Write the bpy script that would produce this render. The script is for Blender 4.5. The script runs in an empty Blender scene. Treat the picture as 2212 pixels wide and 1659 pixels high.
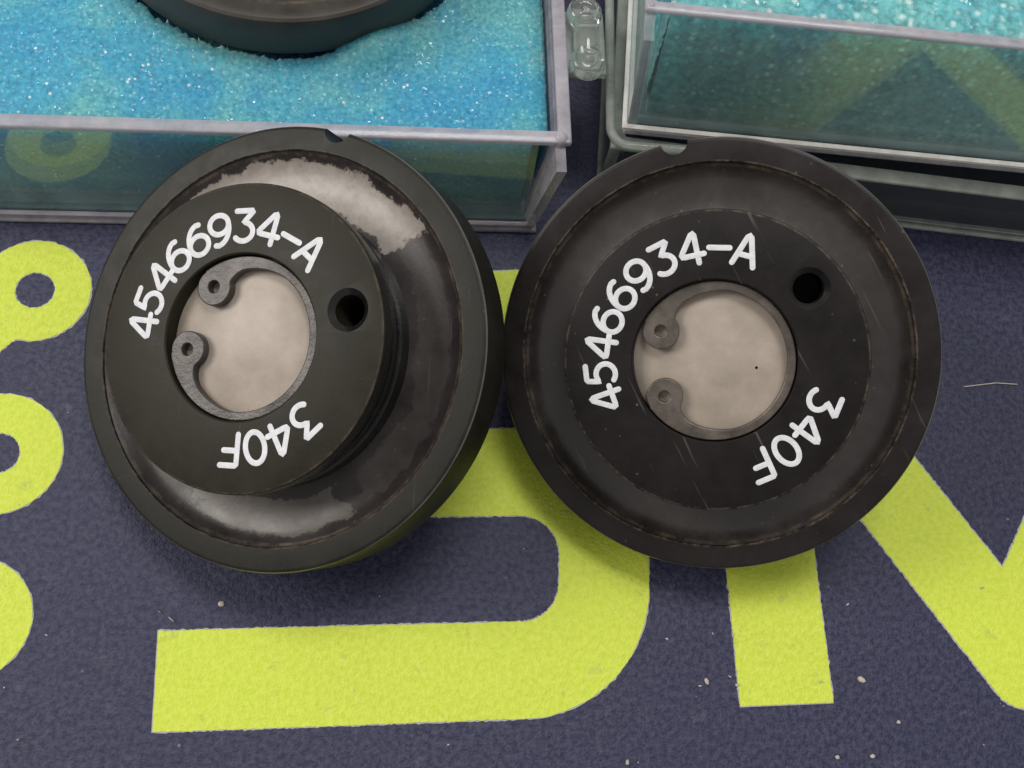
import bpy, math, random
import numpy as np
from mathutils import Vector, Matrix

random.seed(7); rng = np.random.default_rng(7)
sc = bpy.context.scene
col = sc.collection
MM = 0.001
# ------------------------------------------------------------------ camera
FPX, CX, CY, HC = 2400.0, 1106.0, 829.5, 108.4          # focal length in picture units, height over the mat in mm
nad = np.array([-.117, .333, 1.0]); nad /= np.linalg.norm(nad)
Zw = -nad
Xw = np.array([1.0, 0, 0]); Xw -= Zw * (Xw @ Zw); Xw /= np.linalg.norm(Xw)
Yw = np.cross(Zw, Xw)
RW = np.stack([Xw, Yw, Zw])                              # camera axes (x right, y down, z forward) -> world
def c2w(p): return RW @ np.array(p, float) + np.array([0, 0, HC])
def d2w(p): return RW @ np.array(p, float)
def at(px, py, z=0.0):                                   # where the line of sight meets the level z (mm)
    d = d2w([(px - CX) / FPX, (py - CY) / FPX, 1.0])
    t = (z - HC) / d[2]
    return np.array([0, 0, HC]) + d * t
cam = bpy.data.cameras.new('camera'); cam.sensor_width = 36.0; cam.lens = 36.0 * FPX / 2212.0
cam.clip_start = 0.005; cam.clip_end = 20.0
camo = bpy.data.objects.new('camera', cam); col.objects.link(camo)
cx_, cy_, cz_ = d2w([1, 0, 0]), d2w([0, -1, 0]), d2w([0, 0, -1])
camo.matrix_world = Matrix(((cx_[0], cy_[0], cz_[0], 0), (cx_[1], cy_[1], cz_[1], 0), (cx_[2], cy_[2], cz_[2], HC * MM), (0, 0, 0, 1)))
sc.camera = camo
# ------------------------------------------------------------------ room light
w = bpy.data.worlds.new('World'); sc.world = w; w.use_nodes = True
bg = w.node_tree.nodes['Background']; bg.inputs[0].default_value = (1.0, 0.965, 0.93, 1); bg.inputs[1].default_value = 0.37
def area(name, loc, target, sx, sy, radiance, color):
    l = bpy.data.lights.new(name, 'AREA'); l.shape = 'RECTANGLE'; l.size = sx; l.size_y = sy
    l.energy = radiance * math.pi * sx * sy; l.color = color
    o = bpy.data.objects.new(name, l); col.objects.link(o); o.location = loc
    o.rotation_euler = (Vector(target) - Vector(loc)).to_track_quat('-Z', 'Y').to_euler()
    return o
area('ceiling_light', (0.12, 0.52, 1.5), (0, 0.03, 0), 0.62, 0.42, 12.6, (1.0, 0.98, 0.96))
area('window_light', (-1.19, 0.20, 0.90), (0, 0.03, 0), 0.56, 0.66, 10.0, (1.0, 0.95, 0.88))
sc.view_settings.view_transform = 'Standard'; sc.view_settings.look = 'None'
sc.view_settings.exposure = 0.0; sc.view_settings.gamma = 1.0
sc.cycles.max_bounces = 14; sc.cycles.transparent_max_bounces = 24; sc.cycles.transmission_bounces = 10

# ------------------------------------------------------------------ material helpers
def new_mat(name):
    m = bpy.data.materials.new(name); m.use_nodes = True
    nt = m.node_tree; p = nt.nodes['Principled BSDF']
    return m, nt, p
class G:                                                 # tiny node-graph helper
    def __init__(s, nt): s.nt = nt; s.tc = nt.nodes.new('ShaderNodeTexCoord')
    def n(s, t, **kw):
        x = s.nt.nodes.new(t)
        for k, v in kw.items(): setattr(x, k, v)
        return x
    def link(s, a, b): s.nt.links.new(a, b)
    def noise(s, scale, detail=4, rough=.55, vec=None, dist=0):
        x = s.n('ShaderNodeTexNoise'); x.inputs['Scale'].default_value = scale; x.inputs['Detail'].default_value = detail
        x.inputs['Roughness'].default_value = rough; x.inputs['Distortion'].default_value = dist
        s.link(vec or s.tc.outputs['Object'], x.inputs['Vector']); return x.outputs['Fac']
    def vor(s, scale, feature='F1', vec=None, out='Distance', rand=1):
        x = s.n('ShaderNodeTexVoronoi'); x.feature = feature; x.inputs['Scale'].default_value = scale
        x.inputs['Randomness'].default_value = rand
        s.link(vec or s.tc.outputs['Object'], x.inputs['Vector']); return x.outputs[out]
    def ramp(s, fac, stops):
        r = s.n('ShaderNodeValToRGB'); e = r.color_ramp.elements
        while len(e) < len(stops): e.new(0.5)
        for i, (p, c) in enumerate(stops):
            e[i].position = p; e[i].color = (c if isinstance(c, tuple) else (c, c, c)) + (1,)
        s.link(fac, r.inputs[0]); return r.outputs[0]
    def mix(s, fac, a, b, mode='MIX'):
        x = s.n('ShaderNodeMix'); x.data_type = 'RGBA'; x.blend_type = mode
        for sock, v in ((x.inputs['Factor'], fac), (x.inputs['A'], a), (x.inputs['B'], b)):
            if isinstance(v, (int, float)): sock.default_value = v
            elif isinstance(v, tuple): sock.default_value = v + (1,)
            else: s.link(v, sock)
        return x.outputs['Result']
    def m(s, op, a, b=0.0, c=0.0):
        x = s.n('ShaderNodeMath'); x.operation = op
        for i, v in enumerate((a, b, c)):
            if isinstance(v, (int, float)): x.inputs[i].default_value = v
            else: s.link(v, x.inputs[i])
        return x.outputs[0]
    def bump(s, h, dist, strength=1.0, normal=None):
        x = s.n('ShaderNodeBump'); x.inputs['Distance'].default_value = dist; x.inputs['Strength'].default_value = strength
        s.link(h, x.inputs['Height'])
        if normal: s.link(normal, x.inputs['Normal'])
        return x.outputs['Normal']

def mat_cloth(name, base, alt, dirt=0.0, spec=.5):
    m, nt, p = new_mat(name); g = G(nt)
    n1 = g.noise(1750, 3, .7); n2 = g.noise(55, 4, .6); n3 = g.noise(4200, 2, .5)
    c = g.mix(g.ramp(n1, [(.38, 0.0), (.62, 1.0)]), base, alt)
    c = g.mix(g.m('MULTIPLY', g.ramp(n2, [(.35, 0.0), (.75, 1.0)]), .35), c, tuple(min(1, x * 1.25 + .01) for x in base))
    sp = g.ramp(g.vor(330), [(.035, 1.0), (.06, 0.0)])
    spm = g.m('MULTIPLY', sp, g.ramp(g.noise(130, 3), [(.52, 0.0), (.66, 1.0)]))
    c = g.mix(g.m('MULTIPLY', spm, dirt), c, (.32, .29, .26))
    c = g.mix(g.m('MULTIPLY', g.ramp(g.noise(420, 5, .7), [(.60, 0.0), (.72, 1.0)]), .30), c, (.16, .16, .17))
    g.link(c, p.inputs['Base Color'])
    p.inputs['Roughness'].default_value = .6; p.inputs['Specular IOR Level'].default_value = spec
    h = g.m('ADD', g.m('MULTIPLY', n1, 1.0), g.m('MULTIPLY', n3, .5))
    g.link(g.bump(h, .00012, .9), p.inputs['Normal'])
    return m
M = {}
M['navy'] = mat_cloth('navy_cloth', (.003, .005, .042), (.044, .046, .095), .5, .6)
M['lime'] = mat_cloth('lime_print', (.56, .69, .045), (.68, .77, .095), .45)
M['halo'] = mat_cloth('pale_print_edge', (.34, .33, .36), (.45, .45, .42))

def mat_black(name, base, rough, wear=0.0, spec=.5, wear_r=None, dusty=.35, painted_glare=None):
    m, nt, p = new_mat(name); g = G(nt)
    n1 = g.noise(260, 5, .65); n2 = g.noise(2600, 3, .6)
    c = g.mix(g.ramp(n1, [(.35, 0.0), (.75, 1.0)]), base, tuple(x * 1.9 + .003 for x in base))
    # fine dust
    d = g.m('MULTIPLY', g.ramp(g.vor(900), [(.05, 1.0), (.12, 0.0)]), g.ramp(g.noise(420, 2), [(.5, 0.0), (.62, 1.0)]))
    c = g.mix(g.m('MULTIPLY', d, dusty), c, (.16, .13, .10))
    if wear_r:
        sx = g.n('ShaderNodeSeparateXYZ'); g.link(g.tc.outputs['Object'], sx.inputs[0])
        r = g.m('SQRT', g.m('ADD', g.m('MULTIPLY', sx.outputs[0], sx.outputs[0]), g.m('MULTIPLY', sx.outputs[1], sx.outputs[1])))
        f = None
        for rr, wd in wear_r:
            k = g.m('MAXIMUM', g.m('SUBTRACT', 1.0, g.m('DIVIDE', g.m('ABSOLUTE', g.m('SUBTRACT', r, rr * MM)), wd * MM)), 0.0)
            f = k if f is None else g.m('MAXIMUM', f, k)
        f = g.m('MULTIPLY', f, g.ramp(g.noise(700, 5, .75), [(.42, 0.0), (.68, 1.0)]))
        c = g.mix(g.m('MULTIPLY', f, wear), c, (.26, .20, .14))
    if painted_glare:                                          # window reflection painted as pale patches into the groove colour: angle from/to (clockwise from +y), radius from/to
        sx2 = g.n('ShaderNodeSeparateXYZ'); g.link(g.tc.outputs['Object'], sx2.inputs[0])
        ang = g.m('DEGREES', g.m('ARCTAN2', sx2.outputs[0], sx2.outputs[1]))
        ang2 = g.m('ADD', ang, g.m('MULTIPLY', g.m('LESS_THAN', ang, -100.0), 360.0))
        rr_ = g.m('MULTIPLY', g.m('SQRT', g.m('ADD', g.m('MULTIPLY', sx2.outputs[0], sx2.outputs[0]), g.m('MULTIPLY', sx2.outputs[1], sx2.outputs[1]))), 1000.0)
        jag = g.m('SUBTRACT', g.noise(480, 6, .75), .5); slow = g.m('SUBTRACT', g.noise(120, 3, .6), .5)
        for a0, a1, r0, r1, op in painted_glare:
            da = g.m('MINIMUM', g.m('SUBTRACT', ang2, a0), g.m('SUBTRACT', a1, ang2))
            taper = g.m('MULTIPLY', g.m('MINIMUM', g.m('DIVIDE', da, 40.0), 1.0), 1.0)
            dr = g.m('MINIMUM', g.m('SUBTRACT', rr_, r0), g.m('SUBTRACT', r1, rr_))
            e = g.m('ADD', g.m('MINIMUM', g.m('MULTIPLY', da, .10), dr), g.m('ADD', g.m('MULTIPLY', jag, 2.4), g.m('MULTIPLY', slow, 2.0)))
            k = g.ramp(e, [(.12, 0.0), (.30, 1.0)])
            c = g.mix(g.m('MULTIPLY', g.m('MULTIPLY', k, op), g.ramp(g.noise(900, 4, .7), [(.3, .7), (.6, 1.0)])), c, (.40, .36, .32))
    # hair scratches
    mp = g.n('ShaderNodeMapping'); mp.inputs['Scale'].default_value = (1, .06, 1); mp.inputs['Rotation'].default_value = (0, 0, .7)
    g.link(g.tc.outputs['Object'], mp.inputs[0])
    s = g.ramp(g.noise(2200, 2, .5, mp.outputs[0]), [(.70, 0.0), (.78, 1.0)])
    c = g.mix(g.m('MULTIPLY', s, .22 * dusty / .35), c, (.14, .12, .10))
    g.link(c, p.inputs['Base Color'])
    g.link(g.ramp(n1, [(.3, rough - .07), (.75, min(1, rough + .12))]), p.inputs['Roughness'])
    p.inputs['Specular IOR Level'].default_value = spec
    g.link(g.bump(n2, .00002, .5), p.inputs['Normal'])
    return m
M['black_l'] = mat_black('black_anodised_lit_olive', (.009, .0085, .0055), .46, .6, .27, [(17.75, .16)], .3)  # discs share one black; olive cast of the light is put into the colour
M['black_r'] = mat_black('black_anodised_lit_brown', (.010, .0075, .0075), .42, .9, .32, [(17.75, .2)], .8)  # same black again, with the brown cast of its light painted in
M['boss_l'] = mat_black('black_face_lit_olive', (.013, .0115, .0065), .50, .3, .27, [(13.05, .12)], .12)
M['boss_r'] = mat_black('black_face_lit_brown', (.006, .0045, .0045), .50, .5, .26, [(13.05, .14)], .8)
M['trough'] = mat_black('groove_glossy', (.021, .017, .016), .33, .5, .85, [(17.5, .2)], .7)
M['trough_l'] = mat_black('groove_with_painted_glare', (.022, .018, .018), .36, .5, .5, [(17.5, .2)], .5, [(-84, 54, 12.6, 17.25, .8), (150, 212, 13.2, 16.8, .26), (40, 150, 13.4, 16.6, .06)])
M['edge'] = mat_black('outer_edge_painted_highlight', (.09, .085, .075), .30, 0, .7, None, .2)  # base colour lightened to paint the highlight along the chamfer
M['hole'] = mat_black('hole_matte', (.002, .002, .002), .9, 0, .1, None, 0)
M['neck'] = mat_black('neck_glossy', (.006, .006, .006), .22, 0, .5, None, .2)

def mat_simple(name, c1, c2, rough, scale, bump=.00003, metal=0.0, spec=.5, specks=None):
    m, nt, p = new_mat(name); g = G(nt)
    n1 = g.noise(scale, 5, .6)
    c = g.mix(g.ramp(n1, [(.32, 0.0), (.7, 1.0)]), c1, c2)
    if specks:
        s = g.ramp(g.vor(specks[0]), [(.03, 1.0), (.07, 0.0)]); c = g.mix(g.m('MULTIPLY', s, specks[2]), c, specks[1])
    g.link(c, p.inputs['Base Color']); p.inputs['Roughness'].default_value = rough; p.inputs['Metallic'].default_value = metal
    p.inputs['Specular IOR Level'].default_value = spec
    g.link(g.bump(g.noise(scale * 8, 3, .6), bump, .6), p.inputs['Normal'])
    return m
M['diffuser'] = mat_simple('frosted_window', (.31, .265, .22), (.47, .40, .34), .42, 210, .00002, 0, .5, (620, (.30, .25, .19), .5))
M['ring'] = mat_simple('grey_spring_steel', (.028, .026, .026), (.105, .096, .092), .38, 300, .00008, .4)
M['paint'] = mat_simple('white_engraving_paint', (.66, .67, .72), (.86, .87, .90), .5, 1300, .0001, 0, .5, (1500, (.25, .24, .24), .8))
M['crumb'] = mat_simple('pale_crumb', (.42, .38, .33), (.62, .57, .52), .7, 1500)
M['table'] = mat_simple('light_table', (.42, .41, .39), (.48, .47, .45), .5, 20)

def mat_foam(name, scale, cols, glint, dk=.6, lt=.5):
    m, nt, p = new_mat(name); g = G(nt)
    big = g.noise(85, 3, .55); c = g.ramp(big, [(.38, cols[0]), (.50, cols[1]), (.62, cols[2])])
    cell = g.vor(scale, out='Color'); sp = g.n('ShaderNodeSeparateColor'); g.link(cell, sp.inputs[0])
    c = g.mix(g.m('MULTIPLY', g.ramp(g.noise(scale * .8, 3, .6), [(.35, 1.0), (.62, 0.0)]), dk), c, cols[3])
    wv = g.n('ShaderNodeVectorMath', operation='ADD'); nz = g.n('ShaderNodeTexNoise'); nz.inputs['Scale'].default_value = scale * .9; g.link(g.tc.outputs['Object'], nz.inputs['Vector'])
    ns = g.n('ShaderNodeVectorMath', operation='SCALE'); g.link(nz.outputs['Color'], ns.inputs[0]); ns.inputs['Scale'].default_value = .55 / scale; g.link(ns.outputs[0], wv.inputs[0]); g.link(g.tc.outputs['Object'], wv.inputs[1])
    blob = g.ramp(g.vor(scale * .85, 'F1', wv.outputs[0]), [(.12, 1.0), (.50, 0.0)]); bc = g.n('ShaderNodeSeparateColor'); g.link(g.vor(scale * .85, 'F1', wv.outputs[0], 'Color'), bc.inputs[0])
    c = g.mix(g.m('MULTIPLY', g.m('MULTIPLY', blob, g.ramp(bc.outputs[0], [(.45, .15), (.9, 1.0)])), lt), c, cols[4])
    dot = g.m('MULTIPLY', g.ramp(g.vor(scale * .42), [(.10, 1.0), (.2, 0.0)]), g.ramp(g.noise(scale * .12, 2), [(.5, 0.0), (.6, 1.0)]))
    c = g.mix(g.m('MULTIPLY', dot, glint), c, (.85, .90, .92))  # white sparkle dots painted into the foam colour
    g.link(c, p.inputs['Base Color'])
    # each cell wall is a small facet of its own: tilt the normal cell by cell
    gm = g.n('ShaderNodeNewGeometry')
    v1 = g.n('ShaderNodeVectorMath', operation='SUBTRACT'); g.link(cell, v1.inputs[0]); v1.inputs[1].default_value = (.5, .5, .5)
    v2 = g.n('ShaderNodeVectorMath', operation='SCALE'); g.link(v1.outputs[0], v2.inputs[0]); v2.inputs['Scale'].default_value = .3
    v3 = g.n('ShaderNodeVectorMath', operation='ADD'); g.link(v2.outputs[0], v3.inputs[0]); g.link(gm.outputs['Normal'], v3.inputs[1])
    v4 = g.n('ShaderNodeVectorMath', operation='NORMALIZE'); g.link(v3.outputs[0], v4.inputs[0])
    edge = g.vor(scale, 'DISTANCE_TO_EDGE')
    g.link(g.bump(g.ramp(edge, [(0.0, 1.0), (.22, 0.0)]), .00006, .35, v4.outputs[0]), p.inputs['Normal'])
    g.link(g.ramp(sp.outputs[2], [(.86, .62), (.93, .12)]), p.inputs['Roughness'])
    p.inputs['Specular IOR Level'].default_value = .6
    p.subsurface_method = 'RANDOM_WALK'; p.inputs['Subsurface Weight'].default_value = .85
    p.inputs['Subsurface Radius'].default_value = (.5, .9, 1.0); p.inputs['Subsurface Scale'].default_value = .012
    return m
M['foam'] = mat_foam('blue_foam', 2600, [(.035, .37, .62), (.065, .44, .62), (.15, .53, .55), (.015, .20, .36), (.38, .80, .88)], 1.0)
M['foam2'] = mat_foam('teal_foam', 1450, [(.13, .52, .60), (.17, .58, .61), (.22, .61, .59), (.015, .13, .18), (.66, .92, .90)], .6, .6, .9)

def mat_clear(name, tint, milk=0.0, rough=.03, ior=1.5, milkcol=(.7, .7, .74), bumpy=0.0):
    m = bpy.data.materials.new(name); m.use_nodes = True; nt = m.node_tree; nt.nodes.clear(); g = G(nt)
    out = g.n('ShaderNodeOutputMaterial')
    t = g.n('ShaderNodeBsdfTransparent'); t.inputs[0].default_value = tint + (1,)
    gl = g.n('ShaderNodeBsdfGlossy'); gl.inputs['Roughness'].default_value = rough
    fr = g.n('ShaderNodeFresnel'); gm = g.n('ShaderNodeNewGeometry')
    g.link(g.m('ADD', ior, g.m('MULTIPLY', gm.outputs['Backfacing'], 1 / ior - ior)), fr.inputs['IOR'])
    if bumpy:
        nb = g.bump(g.noise(300, 4, .6), .0001, bumpy); g.link(nb, gl.inputs['Normal']); g.link(nb, fr.inputs['Normal'])
    x = g.n('ShaderNodeMixShader'); g.link(fr.outputs[0], x.inputs[0]); g.link(t.outputs[0], x.inputs[1]); g.link(gl.outputs[0], x.inputs[2])
    last = x.outputs[0]
    if milk:
        d = g.n('ShaderNodeBsdfDiffuse'); d.inputs[0].default_value = milkcol + (1,)
        y = g.n('ShaderNodeMixShader')
        g.link(g.ramp(g.noise(380, 4, .6), [(.25, milk * .55), (.75, min(1, milk * 1.3))]), y.inputs[0])
        g.link(last, y.inputs[1]); g.link(d.outputs[0], y.inputs[2]); last = y.outputs[0]
    g.link(last, out.inputs[0]); return m
M['clear'] = mat_clear('clear_plastic', (.985, .99, .99), .15, .02, 1.72, (.60, .84, .84))  # teal haze added to the wall colour to brighten the foam behind
M['side'] = mat_clear('scuffed_clear_plastic', (.94, .94, .97), .38, .08, 1.5, (.56, .54, .60), .3)
M['rim'] = mat_clear('cut_plastic_edge', (.86, .86, .90), .55, .10, 1.5, (.60, .57, .62), .5)
M['rim2'] = mat_clear('cut_plastic_edge_green', (.86, .90, .86), .45, .08, 1.5, (.60, .64, .60), .5)
M['dim'] = mat_clear('smoky_clear_plastic', (.74, .76, .78), .05, .05, 1.5)
M['bright'] = mat_clear('painted_edge_highlight', (.9, .9, .9), .95, .08, 1.5, (.92, .91, .88), .3)  # milky white painted in place of the specular line along the ridge
M['ring_r'] = mat_simple('worn_tan_ring', (.065, .055, .047), (.17, .145, .125), .38, 420, .00006, .25)
def mat_glass(name):
    m, nt, p = new_mat(name); g = G(nt)
    p.inputs['Base Color'].default_value = (.90, .93, .90, 1); p.inputs['Transmission Weight'].default_value = .93
    p.inputs['Roughness'].default_value = .04; p.inputs['IOR'].default_value = 1.45
    g.link(g.bump(g.noise(700, 3, .6), .0001, .4), p.inputs['Normal'])
    return m
M['moulded'] = mat_glass('moulded_clear_plastic')

# ------------------------------------------------------------------ object helpers
def link(name, me, mat, parent=None):
    o = bpy.data.objects.new(name, me); col.objects.link(o)
    if mat is not None and not me.materials: me.materials.append(mat)
    if parent: o.parent = parent
    return o
def mesh(name, vs, fs, smooth=None):
    me = bpy.data.meshes.new(name); me.from_pydata([tuple(np.array(v, float) * MM) for v in vs], [], fs); me.update()
    if smooth is not None:
        me.shade_smooth(); me.set_sharp_from_angle(angle=math.radians(smooth))
    return me
def thing(name, label, cat, mat4=None, group=None):
    o = bpy.data.objects.new(name, None); o.empty_display_size = .005; col.objects.link(o)
    if mat4 is not None: o.matrix_world = mat4
    o['label'] = label; o['category'] = cat
    if group: o['group'] = group
    return o
def frame(origin, x, y, z):
    return Matrix(((x[0], y[0], z[0], origin[0] * MM), (x[1], y[1], z[1], origin[1] * MM), (x[2], y[2], z[2], origin[2] * MM), (0, 0, 0, 1)))
def lathe(prof, n=192, closed=True):
    vs, fs = [], []
    k = len(prof)
    for i in range(n):
        a = 2 * math.pi * i / n
        for r, z in prof: vs.append((r * math.cos(a), r * math.sin(a), z))
    for i in range(n):
        j = (i + 1) % n
        for q in range(k if closed else k - 1):
            q2 = (q + 1) % k
            fs.append((i * k + q, j * k + q, j * k + q2, i * k + q2))
    return vs, fs
def boxv(x0, x1, y0, y1, z0, z1, tx=0, ty=0, bev=0.0):
    """box; the top is shifted outward/inward by tx, ty (draft)"""
    v = [(x0, y0, z0), (x1, y0, z0), (x1, y1, z0), (x0, y1, z0), (x0 + tx, y0 + ty, z1), (x1 + tx, y0 + ty, z1), (x1 + tx, y1 + ty, z1), (x0 + tx, y1 + ty, z1)]
    f = [(3, 2, 1, 0), (4, 5, 6, 7), (0, 1, 5, 4), (1, 2, 6, 5), (2, 3, 7, 6), (3, 0, 4, 7)]
    return v, f
def join(parts):
    vs, fs = [], []
    for v, f in parts:
        b = len(vs); vs += list(v); fs += [tuple(i + b for i in q) for q in f]
    return vs, fs
def bevelled(me, width, seg=2):
    import bmesh
    bm = bmesh.new(); bm.from_mesh(me)
    bmesh.ops.bevel(bm, geom=bm.edges[:] , offset=width * MM, segments=seg, affect='EDGES', profile=.5)
    bmesh.ops.recalc_face_normals(bm, faces=bm.faces[:])
    bm.to_mesh(me); bm.free(); me.shade_smooth(); me.set_sharp_from_angle(angle=math.radians(40)); return me
def tube(path, rad, ns=10, flat=1.0, caps=True):
    P = [np.array(p, float) for p in path]; vs, fs = [], []
    rings = []
    def ring(c, t, r, sh=0.0):
        t = t / np.linalg.norm(t); s = np.cross(t, [0, 0, 1.0]); s /= np.linalg.norm(s) + 1e-9; u = np.cross(s, t)
        b = len(vs)
        for k in range(ns):
            a = 2 * math.pi * k / ns
            q = c + t * sh + r * (math.cos(a) * s + math.sin(a) * u * flat); vs.append(q)
        rings.append(b)
    n = len(P)
    T = [P[min(i + 1, n - 1)] - P[max(i - 1, 0)] for i in range(n)]
    if caps:
        for e in (.97, .8, .45): ring(P[0], T[0], rad * math.sqrt(1 - e * e), -rad * e)
    for i in range(n): ring(P[i], T[i], rad)
    if caps:
        for e in (.45, .8, .97): ring(P[-1], T[-1], rad * math.sqrt(1 - e * e), rad * e)
    for a, b in zip(rings, rings[1:]):
        for k in range(ns): fs.append((a + k, b + k, b + (k + 1) % ns, a + (k + 1) % ns))
    fs.append(tuple(rings[0] + k for k in range(ns))); fs.append(tuple(rings[-1] + k for k in reversed(range(ns))))
    return vs, fs
def cut(me, cutters):
    """boolean differences, evaluated once, kept as plain mesh"""
    o = bpy.data.objects.new('tmp', me); col.objects.link(o); cs = []
    for c in cutters:
        co = bpy.data.objects.new('tmpc', c); col.objects.link(co); cs.append(co)
        md = o.modifiers.new('b', 'BOOLEAN'); md.operation = 'DIFFERENCE'; md.solver = 'EXACT'; md.object = co
    dg = bpy.context.evaluated_depsgraph_get(); dg.update()
    r = bpy.data.meshes.new_from_object(o.evaluated_get(dg), depsgraph=dg)
    for q in [o] + cs: bpy.data.objects.remove(q)
    r.shade_smooth(); r.set_sharp_from_angle(angle=math.radians(28)); return r
def cylm(cx, cy, r, z0, z1, n=48, r1=None):
    r1 = r if r1 is None else r1
    vs = [(cx + r * math.cos(2 * math.pi * i / n), cy + r * math.sin(2 * math.pi * i / n), z0) for i in range(n)]
    vs += [(cx + r1 * math.cos(2 * math.pi * i / n), cy + r1 * math.sin(2 * math.pi * i / n), z1) for i in range(n)]
    fs = [(i, (i + 1) % n, n + (i + 1) % n, n + i) for i in range(n)] + [tuple(reversed(range(n))), tuple(range(n, 2 * n))]
    return mesh('c', vs, fs)

# ------------------------------------------------------------------ table and mat
vs, fs = boxv(-700, 700, -600, 800, -30, -3.1)
tb = link('tabletop', mesh('tabletop', vs, fs), M['table']); tb['kind'] = 'structure'
matT = thing('desk_mat', 'dark navy cloth mat printed with thick lime green letters and rings', 'mat', frame((0, 0, 0), (1, 0, 0), (0, 1, 0), (0, 0, 1)))
me = mesh('mat_cloth', *boxv(-210, 230, -150, 190, -3, 0)); bevelled(me, .8, 3)
link('mat_cloth', me, M['navy'], matT)
def densify(P, step=.6):
    out = [np.array(P[0])]
    for a, b in zip(P, P[1:]):
        a, b = np.array(a), np.array(b); n = max(1, int(np.linalg.norm(b - a) / step))
        for i in range(1, n + 1): out.append(a + (b - a) * i / n)
    return out
def roundpath(P, r, closed=False):
    """polyline with corners rounded to radius r (2D)"""
    P = [np.array(p, float)[:2] for p in P]; out = [P[0]]
    for i in range(1, len(P) - 1):
        a, b, c = P[i - 1], P[i], P[i + 1]
        u = (a - b) / np.linalg.norm(a - b); v = (c - b) / np.linalg.norm(c - b)
        ang = math.acos(max(-1, min(1, u @ v))); rr = r if not isinstance(r, (list, tuple)) else r[i - 1]
        d = rr / math.tan(ang / 2); d = min(d, np.linalg.norm(a - b) * .98, np.linalg.norm(c - b) * .98); rr = d * math.tan(ang / 2)
        cen = b + (u + v) / np.linalg.norm(u + v) * rr / math.sin(ang / 2)
        s, e = b + u * d, b + v * d
        a0 = math.atan2(*(s - cen)[::-1]); a1 = math.atan2(*(e - cen)[::-1]); da = (a1 - a0 + math.pi) % (2 * math.pi) - math.pi
        for k in range(25): out.append(cen + rr * np.array([math.cos(a0 + da * k / 24), math.sin(a0 + da * k / 24)]))
    out.append(P[-1]); return out
def ribbon(P, width, z, jit=.03, ext=0.0, closed=False):
    P = [np.array(p)[:2] for p in P]
    if ext:
        P[0] = P[0] + (P[0] - P[1]) / np.linalg.norm(P[0] - P[1]) * ext; P[-1] = P[-1] + (P[-1] - P[-2]) / np.linalg.norm(P[-1] - P[-2]) * ext
    P = densify(P, .25); n = len(P); vs, fs = [], []
    for i in range(n):
        t = P[min(i + 1, n - 1)] - P[max(i - 1, 0)]
        if closed and i in (0, n - 1): t = P[1] - P[n - 2]
        t = t / (np.linalg.norm(t) + 1e-9); nn = np.array([-t[1], t[0]])
        for s in (-1, 1):
            q = P[i] + nn * s * (width / 2 + rng.normal() * jit); vs.append((q[0], q[1], z))
    if closed: vs[-2:] = vs[:2]
    for i in range(n - 1): fs.append((2 * i, 2 * i + 2, 2 * i + 3, 2 * i + 1))
    return vs, fs
def printed(name, P, width, closed=False, z=.05):
    if closed: P = list(P) + [P[0]]
    me = mesh(name, *ribbon(P, width, z, .03, 0, closed)); o = link(name, me, M['lime'], matT)
    me2 = mesh('print_edge', *ribbon(P, width + .2, z - .025, .04, 0 if closed else .1, closed)); link('print_edge', me2, M['halo'], o)
def G2(pts): return [at(x, y)[:2] for x, y in pts]
SW = 9.0
# letter S: top bar, upper bowl, middle bar, lower bowl, bottom bar
printed('printed_letter', roundpath(G2([(1290, 662), (560, 690), (560, 1022), (1307, 1018), (1303, 1441), (336, 1471)]), [5.5, 5.5, 8.3, 8.3]), SW)
printed('printed_letter', G2([(1640, 1000), (1700, 1521.5)]), 9.35)
vo = roundpath(G2([(1560, 741), (2205, 1563), (2300, 1480), (2520, 860)]), [3.6, 3.6])
vi = [p for p in G2([(2330, 856), (2165, 1226), (1745, 701)])]
vv = densify(list(vo) + list(vi) + [vo[0]], .25)[:-1]; vv = [np.array([p[0] + rng.normal() * .03, p[1] + rng.normal() * .03]) for p in vv]
vl = link('printed_letter', mesh('printed_letter', [(p[0], p[1], .05) for p in vv], [tuple(range(len(vv)))]), M['lime'], matT)
link('print_edge', mesh('print_edge', *ribbon(vv + [vv[0]], .3, .03, .03, 0, True)), M['halo'], vl)
printed('printed_letter', roundpath(G2([(1372, -260), (1326, 250)]), 1), 1.9)
def ringp(cx, cy, ro, ri, tail=None):
    c = at(cx, cy)[:2]
    pts = [c + (ro + ri) / 2 * np.array([math.cos(a), math.sin(a)]) for a in np.linspace(0, 2 * math.pi, 90, endpoint=False)]
    printed('printed_ring', pts, ro - ri, True)
ringp(76, 627, 5.45, 1.95); ringp(-3, 979, 5.95, 2.0); ringp(-68, 1337, 5.6, 1.5)
printed('printed_tail', G2([(20, 712), (-60, 775)]), 2.4, False, .043)
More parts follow.
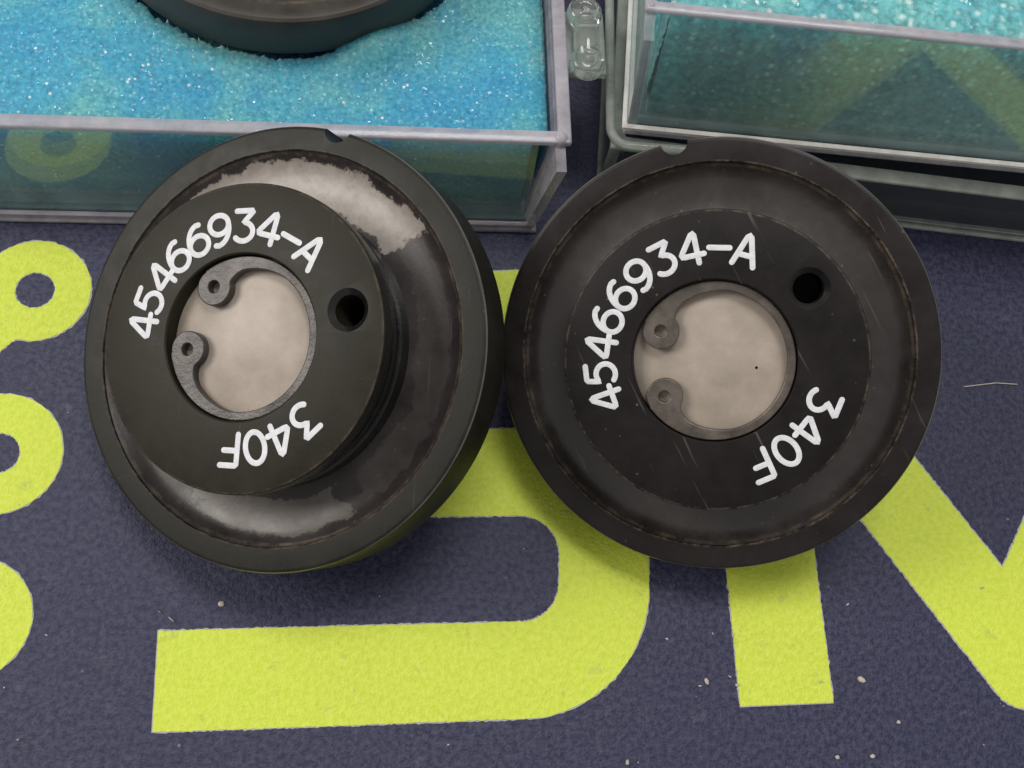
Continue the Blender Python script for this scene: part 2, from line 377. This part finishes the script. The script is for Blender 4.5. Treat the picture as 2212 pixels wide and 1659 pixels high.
# dust and lint on the mat
parts = []
def speck(x, y, sx, sy, rot, z=.06, h=.25):
    c = at(x, y); n = 7; vs = []
    for lvl, (sc_, hz) in enumerate(((1, 0), (.8, h * .7), (.25, h))):
        for k in range(n):
            a = 2 * math.pi * k / n; r = (1 + rng.normal() * .12) * sc_
            p = np.array([sx * r * math.cos(a), sy * r * math.sin(a)]); cr, sr = math.cos(rot), math.sin(rot)
            vs.append((c[0] + p[0] * cr - p[1] * sr, c[1] + p[0] * sr + p[1] * cr, z + hz))
    fs = [(l * n + k, l * n + (k + 1) % n, (l + 1) * n + (k + 1) % n, (l + 1) * n + k) for l in (0, 1) for k in range(n)] + [tuple(2 * n + k for k in range(n))]
    parts.append((vs, fs))
for x, y, a, b, r in [(478, 1305, .33, .28, 0), (1246 + 280, 1472, .22, .38, .3), (1860, 1468, .45, .3, -.5), (1345 + 10, 1647, .18, .3, 0), (1830, 1306, .2, .12, .5),
                      (1808, 1636, .25, .2, 0), (1884, 1634, .25, .22, 0), (1512, 1482, .2, .1, 0), (1576, 1462, .2, .08, -.6), (1592, 1480, .2, .15, 0), (1772, 1473, .18, .12, 0),
                      (1940, 1560, .2, .2, 0), (40, 1598, .12, .1, 0), (370, 1338, .35, .08, -.7), (345, 1322, .2, .05, -.7), (224, 803, .1, .1, 0), (2120, 1270, .25, .1, .4)]:
    speck(x, y, a, b, r)
for k in range(45):
    y = rng.uniform(500, 1659) if k % 3 else rng.uniform(1250, 1659)
    s = rng.uniform(.03, .09); speck(rng.uniform(0, 2212), y, s * rng.uniform(.8, 2.2), s, rng.uniform(0, 3.1), .04, .06)
crumbs = link('dust_crumbs', mesh('dust_crumbs', *join(parts)), M['crumb']); crumbs['kind'] = 'stuff'; crumbs['label'] = 'pale dust crumbs and lint scattered over the navy mat'
pl = [at(2082, 836), at(2150, 828), at(2196, 831)]
fib = link('lint_thread', mesh('lint_thread', *tube([(p[0], p[1], .12) for p in pl], .07, 6)), M['crumb'])
fib['label'] = 'thin pale lint thread on the navy mat right of the right black disc'; fib['category'] = 'thread'

# ------------------------------------------------------------------ the black filter discs
RF, RR, RB, RH, HB, TH = 20.0, 17.75, 13.2, 7.1, 5.75, 5.4
flange_prof = [(12.0, -TH), (RF - .5, -TH), (RF - .12, -TH + .12), (RF, -TH + .5), (RF, -.42), (RF - .04, -.22), (RF - .13, -.09), (RF - .27, -.02), (RF - .42, 0), (RR + .06, 0), (RR, -.05), (RR - .04, -.24),
               (17.45, -.42), (17.0, -.82), (16.3, -1.05), (15.5, -1.18), (14.5, -1.2), (13.6, -1.12), (12.9, -.98), (12.0, -.9)]
me_fl = mesh('flange', *lathe(flange_prof, 256))
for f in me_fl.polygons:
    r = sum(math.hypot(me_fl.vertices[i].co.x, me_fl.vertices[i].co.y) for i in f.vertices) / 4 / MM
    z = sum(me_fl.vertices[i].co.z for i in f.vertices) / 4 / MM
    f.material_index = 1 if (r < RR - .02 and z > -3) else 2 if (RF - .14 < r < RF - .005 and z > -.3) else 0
def pol(r, ang): a = math.radians(ang); return r * math.sin(a), r * math.cos(a)       # angle clockwise from the disc's +y
nx_, ny_ = pol(RF + .05, 15.6)
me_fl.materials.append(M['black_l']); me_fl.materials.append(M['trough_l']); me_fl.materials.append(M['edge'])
cN = cylm(nx_, ny_, 1.25, -TH - 1, 1, 40); cN.materials.append(M['black_l'])
me_fl = cut(me_fl, [cN])
me_fr = me_fl.copy(); me_fr.materials[0] = M['black_r']; me_fr.materials[1] = M['trough']
boss_prof = [(RH, HB - 3.2), (RH, HB - .12), (RH + .12, HB), (RB - .22, HB), (RB - .05, HB - .07), (RB, HB - .25), (RB, HB - 1.5), (RB - .12, HB - 1.6), (12.55, HB - 1.65), (12.5, HB - 2.6),
             (12.85, HB - 2.7), (12.85, HB - 3.3), (12.3, HB - 3.4), (12.3, HB - 5.0), (12.6, HB - 5.1), (12.6, -1.2), (RH + .8, -1.2), (RH + .8, HB - 3.2)]
me_b = mesh('boss', *lathe(boss_prof, 224))
for f in me_b.polygons:
    r = sum(math.hypot(me_b.vertices[i].co.x, me_b.vertices[i].co.y) for i in f.vertices) / 4 / MM
    z = sum(me_b.vertices[i].co.z for i in f.vertices) / 4 / MM
    f.material_index = 1 if (r > 12 and z < HB - .3) else 0
me_b.materials.append(M['boss_l']); me_b.materials.append(M['neck'])
hx_, hy_ = pol(.765 * RB, 78)
c1 = cylm(hx_, hy_, 1.32, -.9, HB + 1); c1.materials.append(M['hole'])
c2 = cylm(hx_, hy_, 1.3, HB - .45, HB + .55, 48, 2.45); c2.materials.append(M['neck'])
me_b = cut(me_b, [c1, c2])
me_br = me_b.copy(); me_br.materials[0] = M['boss_r']
me_floor = mesh('hole_floor', *lathe([(0.01, -4), (6, -4), (12.2, -4), (12.2, -TH - 1.4), (0.01, -TH - 1.4)], 64), 30)
me_win = mesh('diffuser', *lathe([(0.001, HB - 2.2), (RH - .02, HB - 2.2), (RH - .02, HB - 1.55), (6.8, HB - 1.42), (0.001, HB - 1.38)], 96), 30)
# snap ring: polar outline with two eyelet lobes
def snap_ring(gc, half, spread_in=0.0):
    rc, rl, ro = 5.3, 1.6, 7.0
    end = half - math.degrees(math.asin(rl / rc))
    th = np.radians(np.linspace(gc + end, gc + 360 - end, 420)); outer, inner = [], []
    for t in th:
        best_in, best_out = 6.25 - .85 * max(0, math.cos(t - math.radians(gc)) * .8 + .2), ro
        k_in = best_in
        for L in (gc + half, gc + 360 - half):
            d = t - math.radians(L); gap_side = (L == gc + half and d < 0) or (L != gc + half and d > 0)
            s = rl * rl - (rc * math.sin(d)) ** 2
            if abs(d) < math.pi / 2 and s >= 0:
                li = rc * math.cos(d) - math.sqrt(s); lo = rc * math.cos(d) + math.sqrt(s)
                h = max(0, .5 - abs(k_in - li) / .5 * .5); k_in = min(k_in, li) - (0 if gap_side else h * h * .5)
                if gap_side: best_out = min(ro, max(lo, li)); k_in = min(li, best_out)
            elif not gap_side and abs(d) < .62:
                e = (abs(d) - math.asin(rl / rc)) / (.62 - math.asin(rl / rc)); k_in = min(k_in, k_in - (1 - e) ** 2 * .65)
            elif gap_side and abs(d) < .5: best_out = k_in = rc
        outer.append((best_out * math.sin(t), best_out * math.cos(t))); inner.append((k_in * math.sin(t), k_in * math.cos(t)))
    cu = bpy.data.curves.new('snap', 'CURVE'); cu.dimensions = '2D'; cu.fill_mode = 'BOTH'
    def spl(pts):
        s = cu.splines.new('POLY'); s.points.add(len(pts) - 1); s.use_cyclic_u = True
        for i, p in enumerate(pts): s.points[i].co = (p[0], p[1], 0, 1)
    loop = outer + inner[::-1]; keep = [loop[0]]
    for p in loop[1:]:
        if math.hypot(p[0] - keep[-1][0], p[1] - keep[-1][1]) > .03: keep.append(p)
    spl(keep)
    for L in (gc + half, gc - half):
        x, y = pol(rc + .05, L); spl([(x + .52 * math.cos(a), y + .52 * math.sin(a)) for a in np.linspace(0, 2 * math.pi, 28, endpoint=False)])
    cu.extrude = .34; cu.bevel_depth = .10; cu.bevel_resolution = 2; cu.offset = -.1
    o = bpy.data.objects.new('t', cu); col.objects.link(o); dg = bpy.context.evaluated_depsgraph_get(); dg.update()
    me = bpy.data.meshes.new_from_object(o.evaluated_get(dg), depsgraph=dg); bpy.data.objects.remove(o)
    for v in me.vertices: v.co = Vector((v.co.x * MM, v.co.y * MM, (v.co.z + HB - .95) * MM))
    me.materials.clear(); me.shade_smooth(); me.set_sharp_from_angle(angle=math.radians(35)); return me
me_ring = snap_ring(-67, 33); me_ring_r = me_ring.copy(); me_ring.materials.append(M['ring']); me_ring_r.materials.append(M['ring_r'])

def arc(cx, cy, rx, ry, a0, a1, n=14): return [(cx + rx * math.cos(math.radians(a0 + (a1 - a0) * i / n)), cy + ry * math.sin(math.radians(a0 + (a1 - a0) * i / n))) for i in range(n + 1)]
GL = {'4': [[(.47, 0), (.47, .28), (.47, .93), (.44, 1.0), (.38, .96), (.0, .34), (.02, .28), (.1, .27), (.66, .27)]],
      '5': [[(.56, 1), (.14, 1), (.1, .96), (.06, .56)] + arc(.27, .33, .31, .33, 125, -130, 18)],
      '6': [[(.52, .97), (.42, 1.0)] + arc(.46, .36, .46, .64, 105, 180, 10), arc(.31, .32, .31, .32, 0, 360, 24)],
      '9': [[(.08, .03), (.18, 0)] + arc(.14, .64, .46, .64, -75, 0, 10), arc(.29, .68, .31, .32, 0, 360, 24)],
      '3': [[(.04, 1), (.56, 1), (.58, .97), (.28, .62)] + arc(.27, .31, .31, .31, 80, -140, 18)],
      '0': [arc(.3, .5, .3, .5, 90, 450, 30)],
      'F': [[(.06, 0), (.06, .5), (.06, .96), (.1, 1), (.58, 1)], [(.06, .52), (.48, .52)]],
      'A': [[(0, 0), (.25, .93), (.30, 1), (.36, .93), (.62, 0)], [(.1, .33), (.53, .33)]],
      '-': [[(.02, .46), (.62, .46)]]}
GH = 2.6
def fixn(me):
    import bmesh
    bm = bmesh.new(); bm.from_mesh(me); bmesh.ops.recalc_face_normals(bm, faces=bm.faces[:]); bm.to_mesh(me); bm.free(); return me
me_gl = {}
for ch, strokes in GL.items():
    ps = []
    for k, s in enumerate(strokes):
        closed = len(s) > 3 and math.hypot(s[0][0] - s[-1][0], s[0][1] - s[-1][1]) < 1e-6
        if closed: s = s + [s[1]]
        pth = densify([((x - .3) * GH * 1.13, (y - .5) * GH, 0) for x, y in s], .2)
        for i, q in enumerate(pth): q[2] = .012 * k + .03 * i / len(pth)
        ps.append(tube(pth, .24, 10, .08))
    me_gl[ch] = fixn(mesh('glyph', *join(ps), 60)); me_gl[ch].materials.append(M['paint'])
TXT = [('4', -83.5), ('5', -70.0), ('4', -56), ('6', -42.3), ('6', -28.2), ('9', -14), ('3', 0), ('4', 14.4), ('-', 28.3), ('A', 41.8), ('3', 137), ('4', 152.5), ('0', 167.5), ('F', 182)]
def make_disc(label, origin, n, spin, ml, mb, fl, bo, rg, tr_=9.45, cat='filter disc'):
    n = np.array(n, float); n /= np.linalg.norm(n)
    up = np.array([0, -1.0, 0]); up -= n * (up @ n); up /= np.linalg.norm(up)
    X = np.cross(up, n)
    a = math.radians(spin); X2 = X * math.cos(a) + up * math.sin(a); Y2 = -X * math.sin(a) + up * math.cos(a)
    root = thing('filter_disc', label, cat, frame(c2w(origin), d2w(X2), d2w(Y2), d2w(n)), 'black round filter discs')
    o = link('flange', fl, None, root)
    link('bore_floor', me_floor, M['neck'], root)
    link('boss', bo, None, root)
    link('diffuser_window', me_win, M['diffuser'], root)
    link('retaining_ring', rg, None, root)
    for ch, ang in TXT:
        kind = 'engraved_letter' if ch in 'AF' else 'engraved_dash' if ch == '-' else 'engraved_digit'
        g_ = link(kind, me_gl[ch], None, root)
        x, y = pol(tr_, ang); g_.location = (x * MM, y * MM, (HB + .012) * MM); g_.rotation_euler = (0, 0, -math.radians(ang))
    return root
dl = make_disc('black filter disc at left, tilted, its tall boss throwing a glossy groove open', (-21.18, -3.395, 98.45), (-.306, -.100, -1), 0, M['black_l'], M['boss_l'], me_fl, me_b, me_ring)
dr = make_disc('black filter disc at right, marked 45466934-A 340F, one dark speck in its window', (18.63, -2.51, 102.36), (-.185, .098, -1), 26, M['black_r'], M['boss_r'], me_fr, me_br, me_ring_r, 9.95)
sp_ = link('dark_speck', mesh('dark_speck', *lathe([(.001, HB - 1.36), (.10, HB - 1.36), (.13, HB - 1.40), (.001, HB - 1.40)], 12)), M['hole'], dr)
sp_.location = (3.0 * MM, -2.2 * MM, 0)

# ------------------------------------------------------------------ foam
def worley(P, cell, seed):
    """distance to the nearest and second nearest random point, 3D, vectorised"""
    Q = P / cell; b = np.floor(Q).astype(np.int64); F1 = np.full(len(P), 9.); F2 = np.full(len(P), 9.); ID = np.zeros(len(P))
    for dx in (-1, 0, 1):
        for dy in (-1, 0, 1):
            for dz in (-1, 0, 1):
                c = b + [dx, dy, dz]; h = (c[:, 0] * 73856093) ^ (c[:, 1] * 19349663) ^ (c[:, 2] * 83492791) ^ (seed * 2654435761)
                def rnd(k):
                    q = (h * (2 * k + 1) * 1103515245 + 12345 + k * 7919) & 0x7fffffff; q = (q ^ (q >> 13)) * 1274126177 & 0x7fffffff
                    return (q % 100003) / 100003.
                pt = c + np.stack([rnd(1), rnd(2), rnd(3)], 1); d = np.sqrt(((pt - Q) ** 2).sum(1))
                new = d < F1; F2 = np.where(new, F1, np.minimum(F2, d)); ID = np.where(new, rnd(4), ID); F1 = np.where(new, d, F1)
    return F1, F2, ID
def gridmesh(name, O, U, V, N, nu, nv, fn):
    """sheet O + s U + t V, s,t in 0..1, pushed by fn(P, s, t) along N (mm)"""
    s, t = np.meshgrid(np.linspace(0, 1, nu), np.linspace(0, 1, nv), indexing='ij'); s = s.ravel(); t = t.ravel()
    P = np.array(O) + s[:, None] * np.array(U) + t[:, None] * np.array(V)
    P = P + fn(P, s, t)
    i, j = np.meshgrid(np.arange(nu - 1), np.arange(nv - 1), indexing='ij'); a = (i * nv + j).ravel()
    F = np.stack([a, a + nv, a + nv + 1, a + 1], 1)
    return P, F
def npmesh(name, chunks):
    P = np.concatenate([c[0] for c in chunks]); F = []; b = 0
    for p, f in chunks: F.append(f + b); b += len(p)
    F = np.concatenate(F); me = bpy.data.meshes.new(name)
    me.vertices.add(len(P)); me.vertices.foreach_set('co', (P * MM).astype(np.float32).ravel())
    me.loops.add(F.size); me.loops.foreach_set('vertex_index', F.astype(np.int32).ravel())
    me.polygons.add(len(F)); me.polygons.foreach_set('loop_start', (np.arange(len(F)) * 4).astype(np.int32)); me.polygons.foreach_set('loop_total', np.full(len(F), 4, np.int32))
    me.update(calc_edges=True); return me
def foam_block(name, x0, x1, y0, y1, z0, z1, cell, res, amp, seed, topfn=None, yb=None, xb=None):
    xb = x1 if xb is None else xb
    yb = y0 if yb is None else yb
    def disp(N):
        def f(P, s, t):
            F1, F2, ID = worley(P, cell, seed); f1, f2, _ = worley(P, cell * 2.7, seed + 5)
            h = (-(1 - np.clip((F2 - F1) * 2.2, 0, 1)) * 0 + (np.clip(F1 * 1.3, 0, 1) - .5) * 1.0 + (ID - .5) * .9) * amp + (f1 - .5) * amp * .8
            D = h[:, None] * np.array(N, float)
            if topfn and N[2] > 0: D[:, 2] += topfn(P)
            return D
        return f
    n = lambda L: max(2, int(abs(L) / res))
    ch = [gridmesh('t', (x0, y0, z1), (x1 - x0, 0, 0), (0, y1 - y0, 0), 0, n(x1 - x0), n(y1 - y0), disp((0, 0, 1))),
          gridmesh('f', (x0, yb, z0), (xb - x0, 0, 0), (0, y0 - yb, z1 - z0), 0, n(x1 - x0), n(z1 - z0), disp((0, -1, 0))),
          gridmesh('r', (xb, yb, z0), (0, y1 - yb, 0), (x1 - xb, y0 - yb, z1 - z0), 0, n(y1 - y0), n(z1 - z0), disp((1, 0, 0))),
          gridmesh('l', (x0, y1, z0), (0, y0 - y1, 0), (0, 0, z1 - z0), 0, n(y1 - y0), n(z1 - z0), disp((-1, 0, 0))),
          gridmesh('b', (x1, y1, z0), (x0 - x1, 0, 0), (0, 0, z1 - z0), 0, 60, 20, lambda P, s, t: P * 0),
          gridmesh('u', (x0, y1, z0), (x1 - x0, 0, 0), (0, yb - y1, 0), 0, 60, 40, lambda P, s, t: P * 0)]
    return npmesh(name, ch)

# ------------------------------------------------------------------ left box: open base with foam
ZR = 13.9                                                # rim height
A, B = at(1152, 500), at(0, 475)                        # front foot edge on the mat
ux = (A - B); ux /= np.linalg.norm(ux); uz = np.array([0, 0, 1.0]); uy = np.cross(uz, ux)
BW, BD, WT = 62.0, 46.0, 1.0
FL = frame(A, ux, uy, uz)
def to_local(Fm, p): return np.array(Fm.inverted() @ Vector(np.array(p) * MM)) / MM
bl = thing('foam_lined_box', 'open clear plastic box with blue foam, its front wall behind the left black disc', 'plastic box', FL, 'clear plastic foam boxes')
def wallset(root, W_, D_, z0, z1, t, mat, rim, draft, lip=.55, rimh=.75, floor=True, bottom_bars=True, fs=0.0, ft=None, ridge=None, sidem=None, posts=(.6, .6)):
    dr_ = draft; ft = -draft if ft is None else ft      # fs: front wall set back from the foot; ft: where its top ends up
    fr = mesh('front_wall', *boxv(-W_ + t, -t, fs, fs + t, z0 + 1.2, z1 - rimh, 0, ft - fs)); link('front_wall', fr, mat, root)
    bk = mesh('back_wall', *boxv(-W_ + t, -t, D_ - t, D_, z0 + 1.2, z1 - rimh, 0, dr_)); link('back_wall', bk, mat, root)
    rt = mesh('side_wall', *boxv(-t, 0, 0, D_, z0 + 1.2, z1 - rimh, dr_, 0)); link('side_wall', rt, sidem or mat, root)
    lf = mesh('side_wall', *boxv(-W_, -W_ + t, 0, D_, z0 + 1.2, z1 - rimh, -dr_, 0)); link('side_wall', lf, mat, root)
    if floor: link('floor_panel', mesh('floor_panel', *boxv(-W_ + .9, -.9, .9, D_ - .9, z0 + .75, z0 + 1.15)), mat, root)
    for x, dx in ((-.5, dr_), (-W_ + .5, -dr_)):
        link('corner_post', mesh('corner_post', *tube([(x, fs + .5, z0 + .9), (x + dx, ft + .5, z1 - rimh * .5)], posts[0], 14), 60), rim, root)
    # moulded rim, four mitred bars, and the thick foot edge
    def loop(x0, x1, y0, y1, tt, za, zb):
        vs = []
        for z in (za, zb):
            vs += [(x0, y0, z), (x1, y0, z), (x1, y1, z), (x0, y1, z), (x0 + tt, y0 + tt, z), (x1 - tt, y0 + tt, z), (x1 - tt, y1 - tt, z), (x0 + tt, y1 - tt, z)]
        fs = []
        for k in range(4):
            k2 = (k + 1) % 4
            fs += [(k, k2, 8 + k2, 8 + k), (4 + k2, 4 + k, 12 + k, 12 + k2), (8 + k, 8 + k2, 12 + k2, 12 + k), (k2, k, 4 + k, 4 + k2)]
        return vs, fs
    d = dr_
    r_ = mesh('rim', *loop(-W_ - d - lip * .4, d + lip, ft - lip * .2, D_ + d, t + lip * .6, z1 - rimh + .02, z1)); bevelled(r_, .16, 2); link('rim', r_, rim, root)
    if bottom_bars:
        q = mesh('foot_edge', *loop(-W_ - .25, .25, -.25, D_ + .2, .7, z0 + .03, z0 + .62)); bevelled(q, .15, 2); link('foot_edge', q, rim, root)
        rw = .45 if ridge else 0; q = mesh('foot_ridge', *loop(-W_ - .05 - rw, .05 + rw, -.05 - rw, D_, .5, z0 + 1.25, z0 + 1.6 + rw * .4)); bevelled(q, .1, 1); link('foot_ridge', q, ridge or rim, root)
wallset(bl, BW, BD, 0, ZR, WT, M['clear'], M['rim'], 1.6, fs=1.5, ft=2.9, sidem=M['side'], posts=(.75,))
# third disc lies flat in the foam
ZF = 12.0
PT = TH
c3 = at(613, -318, ZF + PT + .1)
c3l = to_local(FL, c3)
def top_left(P):
    r = np.hypot(P[:, 0] - c3l[0], P[:, 1] - c3l[1]); ang = np.degrees(np.arctan2(P[:, 0] - c3l[0], -(P[:, 1] - c3l[1])))
    bulge = np.exp(-((ang - 26) / 11.) ** 2)
    edge = 20.25 - 1.0 * bulge + .5 * np.exp(-((ang - 62) / 15.) ** 2)
    w1, w2, _ = worley(P, .55, 21); w3, _, _ = worley(P, 1.6, 22); edge = edge + (w1 - .5) * .7 + (w3 - .5) * .5
    k = np.clip((edge - r) / .35, 0, 1)
    out = -k * (5.0) + np.exp(-((r - 21) / 2.2) ** 2) * (.25 + 1.9 * bulge)
    e = np.minimum(.2 - P[:, 0], P[:, 1] - 3.9)          # edges rolled a little
    return out - .6 * np.exp(-np.maximum(e, 0) / 1.2) + .35 * np.sin(P[:, 0] * .13 + 1) * np.sin(P[:, 1] * .17)
fo = thing('foam_insert', 'bright blue foam block in the left clear box, holding a black disc', 'foam', FL, 'foam blocks in clear boxes')
link('foam_block', foam_block('foam_block', -BW + 1.9, .1, 4.1, BD - 1.5, .75, ZF, .42, .13, .085, 3, top_left, 2.9, -1.45), M['foam'], fo)
Rm = camo.matrix_world.to_3x3()
t3 = thing('filter_disc', 'black disc bedded in the bright blue foam, only its lower rim in view', 'filter disc',
           frame(c3, (1, 0, 0), (0, math.cos(.0), math.sin(.0)), (0, -math.sin(.0), math.cos(.0))), 'black round filter discs')
M['black_t'] = mat_black('black_side_blue', (.030, .026, .021), .5, .5, .6, [(17.75, .25)], .1)
me_ft = mesh('flange', *lathe([(.001, -TH), (RF - .4, -TH), (RF, -TH + .4), (RF, -.45), (RF - .12, -.2), (RF - .4, -.02), (RF - 1.0, 0), (RF - 1.3, -.12), (.001, -.12)], 256), 28)
link('flange', me_ft, M['black_t'], t3)
link('boss', me_br, None, t3); link('diffuser_window', me_win, M['diffuser'], t3)

# ------------------------------------------------------------------ right: clear tray on the mat with a raised foam box over it
ZT = 9.6
A2, B2 = at(2212, 521), at(1905, 484)
vx = A2 - B2; vx /= np.linalg.norm(vx); vy = np.cross(uz, vx)
o2 = at(1290, 0 + 421)                                  # left front foot of the tray
o2 = B2 - vx * ((B2 - o2) @ vx)
FT = frame(o2 + vx * 75, vx, vy, uz)
tr = thing('clear_tray', 'low empty clear tray on the mat, under the right foam box', 'plastic tray', FT)
wallset(tr, 75, 48, 0, ZT, 1.3, M['dim'], M['rim2'], .25, .4, .6)
ZB = ZT + .9
A3, B3 = at(2212, 371, ZB + 1.9), at(1400, 291, ZB - .2)     # its right end stands a little higher
wx = A3 - B3; wx /= np.linalg.norm(wx); wy = np.cross(uz, wx); wy /= np.linalg.norm(wy); wz = np.cross(wx, wy)
ZH = 16.0
o3 = at(1350, 300, ZB); o3 = B3 + wx * ((o3 - B3) @ wx)
FR = frame(o3 + wx * 68, wx, wy, wz)
br = thing('foam_lined_box', 'raised clear box with coarse teal foam, behind the right black disc', 'plastic box', FR, 'clear plastic foam boxes')
wallset(br, 68, 44, 0, ZH, .95, M['clear'], M['rim'], .7, .15, .6, fs=.4, ft=2.9, ridge=M['bright'], posts=(.45,))
fo2 = thing('foam_insert', 'coarse teal foam block in the raised clear box on the right', 'foam', FR, 'foam blocks in clear boxes')
link('foam_block', foam_block('foam_block', -68 + 1.9, -2, 4.2, 42, .9, ZH - 1.0, .62, .16, .17, 11, None, 1.9), M['foam2'], fo2)

lp = roundpath([to_local(FR, at(x, y, ZB + .2))[:2] for x, y in ((1318, -120), (1322, 304), (1500, 322))], 2.2)
link('outer_lip', mesh('outer_lip', *tube([(p[0], p[1], -.2) for p in densify(lp, .4)], .5, 12), 60), M['rim2'], br)
# hinge between the two boxes
hz = ZR - .3
hp = at(1262, 30, hz); hq = at(1268, 138, hz)
hd = (hp - hq); hl = np.linalg.norm(hd); hd /= hl
FH = frame(hq, np.cross(hd, uz), hd, uz)
hg = thing('hinge', 'small clear plastic hinge with two round knuckles between the boxes', 'hinge', FH)
def knob(y):
    v, f = lathe([(.001, -.6), (1.3, -.6), (1.74, -.35), (1.82, .1), (1.72, .55), (1.35, .8), (1.1, .68), (.75, .6), (.45, .75), (.001, .85)], 40)
    return [(a, b + y, c) for a, b, c in v], f
for y in (0, hl): link('knuckle', mesh('knuckle', *knob(y), 50), M['moulded'], hg)
link('hinge_pin', mesh('hinge_pin', *tube([(0.1, 1.2, -.3), (.1, hl / 2, -.1), (.1, hl - 1.2, -.3)], 1.35, 20), 50), M['moulded'], hg)
me = mesh('hinge_leaf', *boxv(-1.9, 2.2, -.5, hl + 1, -1.9, -1.0)); bevelled(me, .2, 2); link('hinge_leaf', me, M['rim2'], hg)
